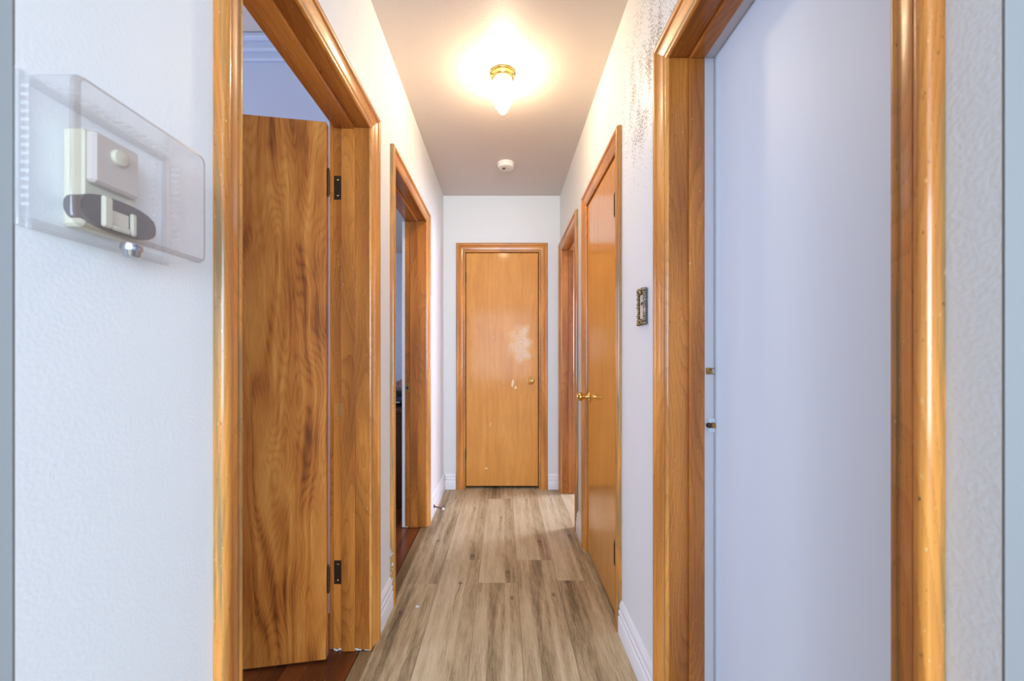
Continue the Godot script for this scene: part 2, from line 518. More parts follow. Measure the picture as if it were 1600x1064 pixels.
func make_materials() -> void:
	M.wall_color = srgb(231, 231, 227)
	var norm := stipple(512, 512, 0.11, 3, 2.0)
	var wallm := mat(M.wall_color, 0.5)
	wallm.normal_enabled = true
	wallm.normal_texture = norm
	wallm.normal_scale = 0.14
	wallm.uv1_triplanar = true
	wallm.uv1_world_triplanar = true
	wallm.uv1_scale = Vector3.ONE * 2.2
	M.wall = wallm
	var rw := mat(Color.WHITE, 0.5)
	rw.albedo_texture = mildew()
	rw.normal_enabled = true
	rw.normal_texture = stipple(2048, 1424, 0.22, 4, 2.0)
	rw.normal_scale = 0.14
	M.wall_flaked = rw
	var cm := mat(srgb(212, 198, 186), 0.42)
	cm.normal_enabled = true
	cm.normal_texture = norm
	cm.normal_scale = 0.12
	cm.uv1_triplanar = true
	cm.uv1_world_triplanar = true
	cm.uv1_scale = Vector3.ONE * 1.5
	M.ceiling = cm
	M.room_wall = mat(srgb(205, 212, 226), 0.6)
	M.wall_end_shade = mat(srgb(124, 121, 116), 0.6)  # dark grey that paints shade onto the hallway-mouth wall ends
	M.trim_white = mat(srgb(238, 236, 234), 0.3)
	M.white_paint = mat(srgb(216, 224, 230), 0.55)
	M.shaded_white = mat(srgb(212, 208, 212), 0.55)  # white lowered in colour to offset direct light on the jamb strip
	M.plaster = mat(srgb(204, 198, 190), 0.9)

	var wood := func(tex: Texture2D, rough: float, coat: float) -> StandardMaterial3D:
		var m := mat(Color.WHITE, rough)
		m.albedo_texture = tex
		if coat > 0.0:
			m.clearcoat_enabled = true
			m.clearcoat = coat
			m.clearcoat_roughness = 0.12
		m.metallic_specular = 0.4
		return m
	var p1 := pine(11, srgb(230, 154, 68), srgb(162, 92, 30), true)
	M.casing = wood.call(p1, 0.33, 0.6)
	var p2 := pine(21, srgb(208, 130, 54), srgb(130, 70, 23))
	M.jamb = wood.call(p2, 0.36, 0.4)
	M.veneer_dark = wood.call(img(560, 1400, veneer(51, 560, 1400, 0.8, 2.0, srgb(228, 152, 70), srgb(192, 112, 44), srgb(100, 50, 17), 15.0, 0.17, 0.66)), 0.36, 0.25)
	var pale := veneer(61, 420, 1240, 0.68, 2.0, srgb(232, 164, 76), srgb(214, 140, 54), srgb(182, 110, 36), 4.0, 0.10, 0.3)
	M.veneer_gloss = wood.call(img(420, 1240, pale), 0.22, 0.6)
	var worn := pale.duplicate()
	scuff(worn, 420, 1240, 0.68, 2.0)
	M.veneer_worn = wood.call(img(420, 1240, worn), 0.48, 0.15)
	M.oak = wood.call(oak(), 0.42, 0.0)
	var p3 := pine(33, srgb(122, 64, 28), srgb(70, 34, 13))
	M.hardwood = wood.call(p3, 0.3, 0.3)
	M.threshold = wood.call(pine(35, srgb(150, 122, 82), srgb(104, 80, 50)), 0.5, 0.0)
	M.walnut = wood.call(pine(37, srgb(92, 52, 30), srgb(46, 24, 14)), 0.3, 0.3)
	M.brass = mat(srgb(232, 196, 118), 0.18, 1.0)
	M.old_brass = mat(srgb(176, 132, 72), 0.38, 1.0)
	M.bronze = mat(srgb(84, 66, 50), 0.42, 0.85)
	M.steel = mat(srgb(190, 192, 196), 0.25, 1.0)
	M.pewter = mat(srgb(132, 126, 116), 0.34, 0.9)
	M.old_pewter = mat(srgb(148, 126, 92), 0.26, 1.0)
	M.beige = mat(srgb(196, 180, 166), 0.45)
	M.cream = mat(srgb(206, 196, 168), 0.5)
	M.ivory = mat(srgb(214, 200, 176), 0.45)
	M.brown_plastic = mat(srgb(74, 60, 54), 0.45)
	M.dark = mat(srgb(26, 20, 16), 0.6)
	M.black = mat(srgb(20, 20, 24), 0.45)
	M.slate_blue = mat(srgb(72, 88, 110), 0.5)
	M.pink_cloth = mat(srgb(206, 160, 150), 0.9)
	M.pale_cloth = mat(srgb(214, 220, 236), 0.9)
	M.white_plastic = mat(srgb(236, 228, 214), 0.45)
	M.subfloor = mat(srgb(120, 96, 72), 0.8)
	var cl := mat(Color(0.76, 0.75, 0.76, 0.15), 0.05)
	cl.transparency = BaseMaterial3D.TRANSPARENCY_ALPHA
	cl.cull_mode = BaseMaterial3D.CULL_DISABLED
	M.clear = cl
	var ce := mat(Color(0.93, 0.92, 0.92, 0.16), 0.08)
	ce.transparency = BaseMaterial3D.TRANSPARENCY_ALPHA
	M.clear_edge = ce
	var cr := mat(Color(0.55, 0.48, 0.43, 0.42), 0.08)
	cr.transparency = BaseMaterial3D.TRANSPARENCY_ALPHA
	M.clear_rim = cr
	var gl := mat(Color(1, 1, 1, 0.03), 0.02)
	gl.transparency = BaseMaterial3D.TRANSPARENCY_ALPHA
	M.glass = gl
	var sh := mat(srgb(255, 250, 240), 0.3)
	sh.emission_enabled = true
	sh.emission = srgb(255, 240, 214)
	sh.emission_energy_multiplier = 1.6
	M.shade = sh

# ---------------------------------------------------------------- lights of the place
func daylight(called: String, at: Vector3, towards: Vector3, size: Vector2, energy: float, col: Color) -> void:
	var l := AreaLight3D.new()
	l.name = called
	l.area_size = size
	l.area_normalize_energy = true
	l.light_energy = energy
	l.light_color = col
	l.shadow_enabled = true
	l.area_range = 14.0
	l.position = at
	add_child(l)
	l.look_at(at + towards, Vector3.UP)

func _ready() -> void:
	rng.seed = 7
	# ------------------------------------------------ camera
	var cam := Camera3D.new()
	cam.name = "camera"
	cam.position = Vector3(0, EYE, 0)
	cam.projection = Camera3D.PROJECTION_FRUSTUM
	cam.near = 0.05
	cam.far = 60.0
	cam.size = 2.0 * 532.0 / 650.0 * 0.05
	cam.frustum_offset = Vector2(13.0, 27.0) / 650.0 * 0.05
	add_child(cam)
	var lens := CameraAttributesPhysical.new()
	lens.frustum_near = 0.05
	lens.frustum_far = 60.0
	lens.frustum_focal_length = 14.6
	lens.frustum_focus_distance = 2.4
	lens.exposure_aperture = 6.3
	cam.attributes = lens
	cam.near = 0.05
	cam.size = 2.0 * 532.0 / 650.0 * 0.05
	cam.current = true
	# ------------------------------------------------ sky and exposure
	var env := Environment.new()
	env.background_mode = Environment.BG_SKY
	var sky := Sky.new()
	var sm := ProceduralSkyMaterial.new()
	sm.sky_top_color = srgb(150, 180, 230)
	sm.sky_horizon_color = srgb(215, 225, 240)
	sm.ground_horizon_color = srgb(190, 195, 200)
	sm.ground_bottom_color = srgb(120, 120, 115)
	sky.sky_material = sm
	env.sky = sky
	env.tonemap_mode = Environment.TONE_MAPPER_LINEAR
	env.tonemap_exposure = 1.0
	env.sdfgi_enabled = true
	env.ssao_enabled = true
	env.ssil_enabled = true
	var we := WorldEnvironment.new()
	we.name = "environment"
	we.environment = env
	add_child(we)
	# ------------------------------------------------ daylight at the windows of the rooms
	daylight("living_room_daylight", Vector3(0.7, 1.4, 2.9), Vector3(0, 0, -1), Vector2(3.6, 1.6), 32.5, srgb(196, 222, 252))
	daylight("bedroom_daylight", Vector3(-3.1, 1.45, -1.15), Vector3(1, 0, 0), Vector2(0.9, 1.2), 6.5, srgb(200, 216, 255))
	daylight("back_bedroom_daylight", Vector3(-3.1, 1.45, -3.7), Vector3(1, 0, 0), Vector2(1.4, 1.2), 3.0, srgb(210, 222, 255))
	daylight("side_room_daylight", Vector3(3.1, 1.5, -3.75), Vector3(-1, 0, 0), Vector2(0.9, 1.2), 16.0, srgb(214, 224, 255))

	make_materials()
	build_shell()
	build_floor()
	build_frames()
	build_doors()
	build_ceiling_fittings()
	build_wall_fittings()
	build_back_bedroom()

# ---------------------------------------------------------------- shell
func build_shell() -> void:
	var st := mb()
	wall_box(st, Vector3(-3.4, CEIL, -5.7), Vector3(3.4, CEIL + 0.15, 3.2))
	var o := obj("ceiling", st, M.ceiling)
	tag(o, "smooth pale beige painted ceiling over the hallway", "ceiling", "", "structure")

	var t := 0.024
	wall("wall_left", 2, LX - LT, LX, 0.4325, 5.5, [[0.80 - t, 1.572 + t, 0.0, 1.977 + t], [1.931 - t, 2.715 + t, 0.0, 2.0 + t]], M.wall, "white stippled hallway wall with two doorways on the left")
	wall("wall_right", 2, RX, RX + 0.13, 0.3975, EZ * -1.0 + 0.1, [[0.505 - t, 1.197 + t, 0.0, 1.971 + t], [1.752 - t, 2.375 + t, 0.0, 1.975 + t], [2.728 - t, 3.388 + t, 0.0, 1.985 + t]], M.wall_flaked, "white hallway wall on the right, with grey flaking specks under the ceiling")
	wall("wall_end", 0, EZ - 0.1, EZ, LX, RX, [[-0.322 - t, 0.296 + t, 0.0, 1.998 + t]], M.wall, "plain white wall at the far end of the hallway around the orange door")
	# partitions of the rooms round about
	wall("wall_shade_skin_left", 0, -0.4325, -0.43, -3.3, LX, [], M.wall_end_shade, "thin skin added over the left wall end, its grey paints in shade")  # added skin, darkened so the brightly lit wall end looks shaded
	wall("wall_shade_skin_right", 0, -0.3975, -0.395, RX, 3.3, [], M.wall_end_shade, "thin skin added over the right wall end, its grey paints in shade")  # same added skin with painted shade, on the other wall end
	wall("wall_bedroom_back", 0, -1.885, -1.805, -3.2, LX - LT, [], M.room_wall, "pale blue wall behind the brown open door")
	wall("wall_back_bedroom_far", 0, -5.6, -5.45, -3.3, 3.3, [], M.room_wall, "pale blue-grey far wall of the room with the dresser")
	wall("wall_side_room_near", 0, -2.6, -2.5, RX + 0.13, 3.2, [], M.room_wall, "white wall between the closet and the room on the far right")
	wall("wall_closet_side", 2, RX, RX + 0.1, EZ * -1.0 + 0.1, 5.45, [], M.room_wall, "white inner wall of the room on the far right")
	wall("wall_linen_closet_back", 2, 1.0, 1.08, 1.5, 2.5, [], M.room_wall, "white back wall of the closet behind the glossy door")
	wall("wall_linen_closet_side", 0, -1.5, -1.42, RX + 0.13, 1.08, [], M.room_wall, "white side wall of the closet behind the glossy door")
	var wl := [[0.7, 1.6, 0.85, 2.05], [3.0, 4.4, 0.85, 2.05]]
	wall("wall_outer_left", 2, -3.35, -3.2, -3.1, 5.6, wl, M.room_wall, "outer wall of the two bedrooms on the left, with two windows")
	wall("wall_outer_right", 2, 3.2, 3.35, -3.1, 5.6, [[3.3, 4.2, 0.9, 2.1]], M.room_wall, "outer wall of the rooms on the right, with one window")
	wall("wall_outer_front", 0, 3.0, 3.15, -3.35, 3.35, [[-1.1, 2.5, 0.6, 2.2]], M.room_wall, "outer wall of the living room behind the viewer, with a wide window")
	window("window_1", 0, 3.0, 3.15, -1.1, 2.5, 0.6, 2.2, "wide living room window behind the viewer")
	window("window_2", 2, -3.35, -3.2, 0.7, 1.6, 0.85, 2.05, "window of the bedroom with the brown open door")
	window("window_3", 2, -3.35, -3.2, 3.0, 4.4, 0.85, 2.05, "window of the bedroom with the dresser")
	window("window_4", 2, 3.2, 3.35, 3.3, 4.2, 0.9, 2.1, "window of the room on the far right")
	# stepped crown moulding in the first bedroom, over the open door
	st = mb()
	var z := -1.805
	cbox(st, Vector3(-3.2, CEIL - 0.085, z), Vector3(LX - LT, CEIL - 0.001, z + 0.016), 0.004)
	cbox(st, Vector3(-3.2, CEIL - 0.055, z + 0.016), Vector3(LX - LT, CEIL - 0.001, z + 0.036), 0.004)
	cbox(st, Vector3(-3.2, CEIL - 0.022, z + 0.036), Vector3(LX - LT, CEIL - 0.001, z + 0.062), 0.004)
	o = obj("trim_7", st, M.room_wall)
	tag(o, "pale blue stepped crown moulding above the brown open door", "moulding", "", "structure")

	baseboard("baseboard_left", "left", 1.658, 1.853, "short white baseboard between the two left doorways")
	baseboard("baseboard_left", "left", 2.788, -EZ, "white baseboard at the far end of the left wall, with the door stop")
	baseboard("baseboard_right", "right", 1.276, 1.674, "white ridged baseboard under the ornate switch plate")
	baseboard("baseboard_right", "right", 2.452, 2.650, "short white baseboard just beyond the glossy orange closet door")
	baseboard("baseboard_end", "end", LX + 0.017, -0.404, "white baseboard left of the orange end door")
	baseboard("baseboard_end", "end", 0.373, RX - 0.001, "white baseboard right of the orange end door")

func window(called: String, k: int, t0: float, t1: float, a: float, b: float, v0: float, v1: float, label: String) -> void:
	var o := base(called, Vector3.ZERO, label, "window", "structure")
	var tm := (t0 + t1) / 2.0
	var bx := func(st: SurfaceTool, u0: float, u1: float, y0: float, y1: float, d: float):
		if k == 2: cbox(st, Vector3(tm - d, y0, -u1), Vector3(tm + d, y1, -u0), 0.003)
		else: cbox(st, Vector3(u0, y0, tm - d), Vector3(u1, y1, tm + d), 0.003)
	var st := mb()
	var f := 0.05
	bx.call(st, a, a + f, v0, v1, 0.03); bx.call(st, b - f, b, v0, v1, 0.03)
	bx.call(st, a + f, b - f, v0, v0 + f, 0.03); bx.call(st, a + f, b - f, v1 - f, v1, 0.03)
	obj("window_frame", st, M.trim_white, o)
	st = mb(); bx.call(st, (a + b) / 2 - 0.02, (a + b) / 2 + 0.02, v0 + f, v1 - f, 0.02); obj("mullion", st, M.trim_white, o)
	for q in [[a + f, (a + b) / 2 - 0.02], [(a + b) / 2 + 0.02, b - f]]:
		st = mb(); bx.call(st, q[0], q[1], v0 + f, v1 - f, 0.003); obj("pane", st, M.glass, o)

# ---------------------------------------------------------------- floors
func build_floor() -> void:
	var st := mb()
	wall_box(st, Vector3(-3.4, -0.16, -5.7), Vector3(3.4, -0.0125, 3.2))
	var fl := obj("floor", st, M.subfloor)
	tag(fl, "grey-brown oak laminate plank floor of the hallway", "floor", "", "structure")
	var rows := [[-0.497, -0.32, 0.82, 0], [-0.32, -0.125, 1.066, 1], [-0.125, 0.07, 0.83, 2], [0.07, 0.265, 1.06, 3], [0.265, 0.46, 0.85, 1], [0.46, 0.605, 1.15, 0]]
	var far := -EZ + 0.08
	var r := RandomNumberGenerator.new(); r.seed = 12
	for row in rows:
		var x0: float = row[0]
		var x1: float = row[1]
		var u: float = row[2] - 1.22 * 3
		while u < far:
			var a := maxf(u, -2.99)
			var b := minf(u + 1.22, far)
			if b - a > 0.02:
				st = mb()
				var off := Vector2(((int(row[3]) + r.randi_range(0, 3)) % 4) * 0.25 + 0.004, r.randf_range(0.0, 0.48))
				cbox(st, Vector3(x0 + 0.0004, -0.0125, -b + 0.0004), Vector3(x1 - 0.0004, 0.0, -a - 0.0004), 0.0011, 2, Vector2(0.80, 2.44), off)
				obj("plank", st, M.oak, fl)
			u += 1.22
	# hardwood of the two left rooms
	for q in [[-0.45, -1.80, "dark reddish hardwood strip floor of the first room on the left"], [-1.89, -5.45, "dark reddish hardwood strip floor of the second room on the left"]]:
		st = mb()
		wall_box(st, Vector3(-3.2, -0.0124, q[1]), Vector3(-0.5455, -0.006, q[0]))
		var f2 := obj("floor", st, M.dark)
		tag(f2, q[2], "floor", "", "structure")
		for k in 12:
			var x := -0.5465 - k * 0.0775
			for piece in 2:
				var zm: float = lerpf(q[0], q[1], r.randf_range(0.3, 0.7)) if piece == 0 else 0.0
				if piece == 0:
					st = mb(); cbox(st, Vector3(x - 0.0765, -0.006, zm + 0.0005), Vector3(x, -0.0005, q[0]), 0.0008, 2, Vector2(0.5, 4.6), Vector2(r.randf(), 0.1)); obj("board", st, M.hardwood, f2)
					st = mb(); cbox(st, Vector3(x - 0.0765, -0.006, q[1]), Vector3(x, -0.0005, zm - 0.0005), 0.0008, 2, Vector2(0.5, 4.6), Vector2(r.randf(), 0.1)); obj("board", st, M.hardwood, f2)
	# reducer strips at the doorways
	for q in [[0.80, 1.572, "worn tan threshold strip of the first left doorway"], [1.931, 2.715, "worn tan threshold strip of the second left doorway"]]:
		st = mb()
		cbox(st, Vector3(-0.5445, -0.0124, -q[1]), Vector3(-0.4975, 0.003, -q[0]), 0.004, 2, Vector2(0.5, 2.5), Vector2(0.3, 0.05))
		tag(obj("trim_8" if q[0] < 1.0 else "trim_9", st, M.threshold), q[2], "threshold", "", "structure")

# ---------------------------------------------------------------- door frames
func build_frames() -> void:
	var f := base("trim_1", Vector3.ZERO, "varnished wood frame of the near left doorway, with the brown open door", "door frame", "structure")
	door_frame(f, "left", 0.80, 1.572, 1.977, 0.073, 0.083, 0.075, LT, 0.053, 0.104, M.jamb, M.casing)
	var st := mb()
	wbox(st, "left", Vector3(1.5745, 0.885, -0.1345), Vector3(1.5775, 0.937, -0.1065), 0.001)
	tag(obj("patch", st, M.casing, f), "pale wood patch in the jamb")
	st = mb(); wbox(st, "left", Vector3(1.5775, 0.0, -LT - 0.0165), Vector3(1.645, 2.045, -LT - 0.0005), 0.003)
	obj("room_casing", st, M.jamb, f)
	smear(f, "left", 1.576, -0.135, -0.004, 3)

	f = base("trim_2", Vector3.ZERO, "varnished wood frame of the farther left doorway, beside the door stop", "door frame", "structure")
	door_frame(f, "left", 1.931, 2.715, 2.0, 0.073, 0.073, 0.065, LT, 0.053, 0.104, M.jamb, M.casing)
	st = mb(); wbox(st, "left", Vector3(2.7135, 0.001, -0.156), Vector3(2.732, 2.0, -0.1372), 0.003)
	tag(obj("plaster_edge", st, M.trim_white, f), "white plaster edge behind the jamb")
	strike(f, "left", 2.719, 0.912, -0.121)
	smear(f, "left", 2.719, -0.15, -0.06, 5)
	chips(f)

	f = base("trim_3", Vector3.ZERO, "narrow varnished wood frame round the orange end door", "door frame", "structure")
	door_frame(f, "end", -0.322, 0.296, 1.998, 0.078, 0.074, 0.077, 0.1, 0.0, 0.0, M.jamb, M.casing)

	f = base("trim_4", Vector3.ZERO, "varnished wood frame of the near right doorway, filled by the white door", "door frame", "structure")
	door_frame(f, "right", 0.517 - 0.012, 1.197, 1.971, 0.057, 0.080, 0.077, 0.101, 0.056, 0.1005, M.jamb, M.casing)
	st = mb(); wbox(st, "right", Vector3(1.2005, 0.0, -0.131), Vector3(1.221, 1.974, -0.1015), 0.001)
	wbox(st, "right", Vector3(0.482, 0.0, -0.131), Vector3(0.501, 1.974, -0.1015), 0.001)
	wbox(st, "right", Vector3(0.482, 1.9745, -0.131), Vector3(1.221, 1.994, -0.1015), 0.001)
	tag(obj("outer_jamb", st, M.shaded_white, f), "white painted outer part of the jamb")
	# brass staple plate and roller catch on the white strip
	var h := sub("staple_plate", f)
	st = mb(); wbox(st, "right", Vector3(1.1985, 1.060, -0.126), Vector3(1.2005, 1.079, -0.1075), 0.0006); obj("plate", st, M.old_brass, h)
	st = mb()
	for v in [1.0655, 1.0735]:
		var c := W("right", 1.1985, v, -0.117 - (v - 1.0695) * 0.7)
		lathe(st, [Vector2(0.0, 0.0012), Vector2(0.0018, 0.0008), Vector2(0.0022, 0)], along(Vector3(0, 0, 1), c), 8)
	obj("screw", st, M.dark, h)
	st = mb()
	wire(st, [W("right", 1.199, 1.0775, -0.1255), W("right", 1.199, 1.0775, -0.136), W("right", 1.199, 1.0615, -0.136), W("right", 1.199, 1.0615, -0.1255)], 0.0009)
	obj("loop", st, M.bronze, h)
	h = sub("roller_catch", f)
	st = mb(); wbox(st, "right", Vector3(1.1975, 0.893, -0.1345), Vector3(1.2005, 0.934, -0.1125), 0.001); obj("plate", st, M.white_paint, h)
	st = mb()
	lathe(st, [Vector2(0, -0.005), Vector2(0.0065, -0.005), Vector2(0.0075, -0.003), Vector2(0.0075, 0.003), Vector2(0.0065, 0.005), Vector2(0, 0.005)], along(Vector3(0, 0.0, 1), W("right", 1.1935, 0.914, -0.1135)), 18)
	obj("roller", st, M.bronze, h)
	st = mb(); wbox(st, "right", Vector3(1.191, 0.9065, -0.1335), Vector3(1.1975, 0.9215, -0.119), 0.002); obj("bracket", st, M.old_brass, h)

	f = base("trim_5", Vector3.ZERO, "varnished wood frame round the glossy orange closet door on the right", "door frame", "structure")
	door_frame(f, "right", 1.752, 2.375, 1.975, 0.075, 0.075, 0.072, 0.13, 0.0, 0.0, M.jamb, M.casing)

	f = base("trim_6", Vector3.ZERO, "varnished wood frame of the farthest right doorway, against the end wall", "door frame", "structure")
	door_frame(f, "right", 2.728, 3.388, 1.985, 0.073, 0.078, 0.072, 0.13, 0.051, 0.095, M.jamb, M.casing)
	strike(f, "right", 3.392, 0.915, -0.108)

func wire(st: SurfaceTool, pts: Array, r: float) -> void:
	for i in pts.size() - 1:
		var a: Vector3 = pts[i]
		var b: Vector3 = pts[i + 1]
		lathe(st, [Vector2(r, 0), Vector2(r, a.distance_to(b))], along(b - a, a), 8)
		ball(st, b, r, 8)

func strike(f: Node3D, side: String, u: float, v: float, p: float) -> void:
	var h := sub("strike_plate", f)
	var st := mb()
	wbox(st, side, Vector3(u - 0.0018, v - 0.029, p - 0.0135), Vector3(u, v + 0.029, p + 0.0155), 0.0007)
	obj("plate", st, M.old_brass, h)
	st = mb(); wbox(st, side, Vector3(u - 0.0024, v - 0.010, p - 0.007), Vector3(u - 0.0019, v + 0.010, p + 0.007), 0.0002)
	obj("latch_hole", st, M.dark, h)
	st = mb()
	for s in [-1, 1]:
		lathe(st, [Vector2(0.0, 0.0012), Vector2(0.003, 0.0006), Vector2(0.0034, 0)], along(Vector3(0, 0, 1), W(side, u - 0.0018, v + s * 0.021, p)), 8)
	obj("screw", st, M.bronze, h)

# ragged plaster and paint left along the foot of a jamb
func smear(f: Node3D, side: String, u: float, p0: float, p1: float, seed_: int) -> void:
	var st := mb()
	var r := RandomNumberGenerator.new(); r.seed = seed_
	var p := p0
	while p < p1:
		var w := r.randf_range(0.004, 0.012)
		var hh := r.randf_range(0.002, 0.009)
		var e := r.randf_range(0.002, 0.008)
		if r.randf() < 0.8:
			var a := W(side, u - e, 0.001, p)
			var b := W(side, u - 0.001, 0.001 + hh, p + w)
			cbox(st, a.min(b), a.max(b), 0.0018)
		p += w
	obj("plaster_smear", st, M.plaster, f)

func chips(f: Node3D) -> void:
	var st := mb()
	var r := RandomNumberGenerator.new(); r.seed = 9
	for k in 18:
		var v := 0.02 + 0.25 * pow(r.randf(), 1.6)
		var p := r.randf_range(0.004, 0.014)
		var a := W("left", 1.8568, v, p)
		var s := r.randf_range(0.002, 0.005)
		cbox(st, a + Vector3(-s * 0.6, -s * 1.5, 0.0), a + Vector3(s * 0.6, s * 1.5, 0.0028), 0.0008)
	var o := obj("paint_chips", st, M.plaster, f)
	tag(o, "white paint chips on the lower edge", "", "", "stuff")

# ---------------------------------------------------------------- doors
func hinge(parent: Node3D, at: Vector3, plate_lo: Vector3, plate_hi: Vector3, normal: Vector3, mat_: Material) -> void:
	# at: middle of the barrel
	var h := sub("hinge", parent)
	var st := mb()
	if plate_hi != plate_lo:
		cbox(st, plate_lo, plate_hi, 0.0006)
		obj("plate", st, mat_, h)
		st = mb()
		for s in [-1, 1]:
			var c := (plate_lo + plate_hi) / 2
			c.y += s * 0.03
			c += normal * 0.0012
			lathe(st, [Vector2(0.0, 0.0012), Vector2(0.0028, 0.0008), Vector2(0.0034, 0)], along(normal, c), 10)
		obj("screw", st, M.brass, h)
	st = mb()
	var prof := [Vector2(0, -0.053), Vector2(0.003, -0.052), Vector2(0.004, -0.049), Vector2(0.003, -0.046)]
	for k in 5:
		var y := -0.045 + 0.018 * k
		prof += [Vector2(0.0046, y), Vector2(0.0055, y + 0.0015), Vector2(0.0055, y + 0.0165), Vector2(0.0046, y + 0.018)]
	prof += [Vector2(0.003, 0.046), Vector2(0.004, 0.049), Vector2(0.003, 0.052), Vector2(0, 0.053)]
	lathe(st, prof, Transform3D(Basis(), at), 14)
	obj("knuckle", st, mat_, h)

func knob(parent: Node3D, at: Vector3, dir: Vector3, out: float, r: float, m: Material) -> void:
	var k := sub("knob", parent)
	var t := along(dir, at)
	var st := mb()
	lathe(st, [Vector2(0, 0), Vector2(r * 1.25, 0), Vector2(r * 1.28, 0.003), Vector2(r * 1.1, 0.007), Vector2(r * 0.75, 0.010), Vector2(r * 0.7, 0.014), Vector2(0, 0.014)], t, 28)
	obj("rose", st, m, k)
	st = mb()
	var c := out - r * 0.85
	var prof := [Vector2(r * 0.52, 0.012), Vector2(r * 0.46, c - r * 0.9), Vector2(r * 0.6, c - r * 0.78)]
	for i in 10:
		var a := -0.9 + (PI / 2 + 0.75) * i / 9.0
		prof.append(Vector2(r * cos(a), c + r * 0.85 * sin(a)))
	prof += [Vector2(r * 0.16, c + r * 0.82), Vector2(r * 0.13, c + r * 0.78), Vector2(0, c + r * 0.78)]
	lathe(st, prof, t, 28)
	obj("handle", st, m, k)

func build_doors() -> void:
	# door_1: brown flush door standing open into the left room
	var d := base("door_1", Vector3(-0.648, 0, -1.55), "brown flush veneer door standing open in the near left doorway", "door", "structure")
	var st := mb()
	cbox(st, Vector3(0.0, 0.008, 0.004), Vector3(0.035, 1.968, 0.766), 0.0025, 1, Vector2(0.8, 2.0), Vector2(0.0, 0.005))
	var leaf := obj("leaf", st, M.veneer_dark, d)
	leaf.rotation.y = deg_to_rad(-79.8)
	for y in [1.752, 0.296]:
		hinge(d, Vector3(0.0045, y, 0.0235), Vector3(0.0055, y - 0.045, -0.0265), Vector3(0.0345, y + 0.045, -0.0245), Vector3(0, 0, 1), M.bronze)
	# door_2: worn orange door at the end
	d = base("door_2", Vector3(0, 0, EZ), "closed orange wooden door at the hallway's end, with a whitish worn patch", "door", "structure")
	st = mb()
	cbox(st, Vector3(-0.318, 0.024, -0.042), Vector3(0.291, 1.994, -0.005), 0.002, 1, Vector2(0.68, -2.0), Vector2(0.0, 0.99))
	obj("leaf", st, M.veneer_worn, d)
	knob(d, Vector3(0.228, 0.914, -0.005), Vector3(0, 0, 1), 0.062, 0.026, M.brass)
	for y in [1.785, 0.295]:
		hinge(d, Vector3(-0.3215, y, 0.0035), Vector3.ZERO, Vector3.ZERO, Vector3.FORWARD, M.bronze)
	# door_3: glossy closet door in the right wall
	d = base("door_3", Vector3(RX, 0, -1.756), "closed glossy orange closet door in the right wall, with a gold knob", "door", "structure")
	st = mb()
	cbox(st, Vector3(0.002, 0.014, -0.615), Vector3(0.037, 1.972, 0.0), 0.002, 1, Vector2(0.68, 2.0), Vector2(0.02, 0.0))
	obj("leaf", st, M.veneer_gloss, d)
	knob(d, Vector3(0.002, 0.892, -0.553), Vector3(-1, 0, 0), 0.074, 0.024, M.brass)
	for y in [1.753, 0.285]:
		hinge(d, Vector3(-0.0065, y, 0.0015), Vector3.ZERO, Vector3.ZERO, Vector3.FORWARD, M.bronze)
	# door_4: white slab in the near right doorway
	d = base("door_4", Vector3(0.6075, 0, -0.483), "plain white door filling the near right doorway", "door", "structure")
	st = mb()
	cbox(st, Vector3(0.0, 0.01, -0.738), Vector3(0.034, 1.99, 0.0), 0.002, 1)
	obj("leaf", st, M.white_paint, d)

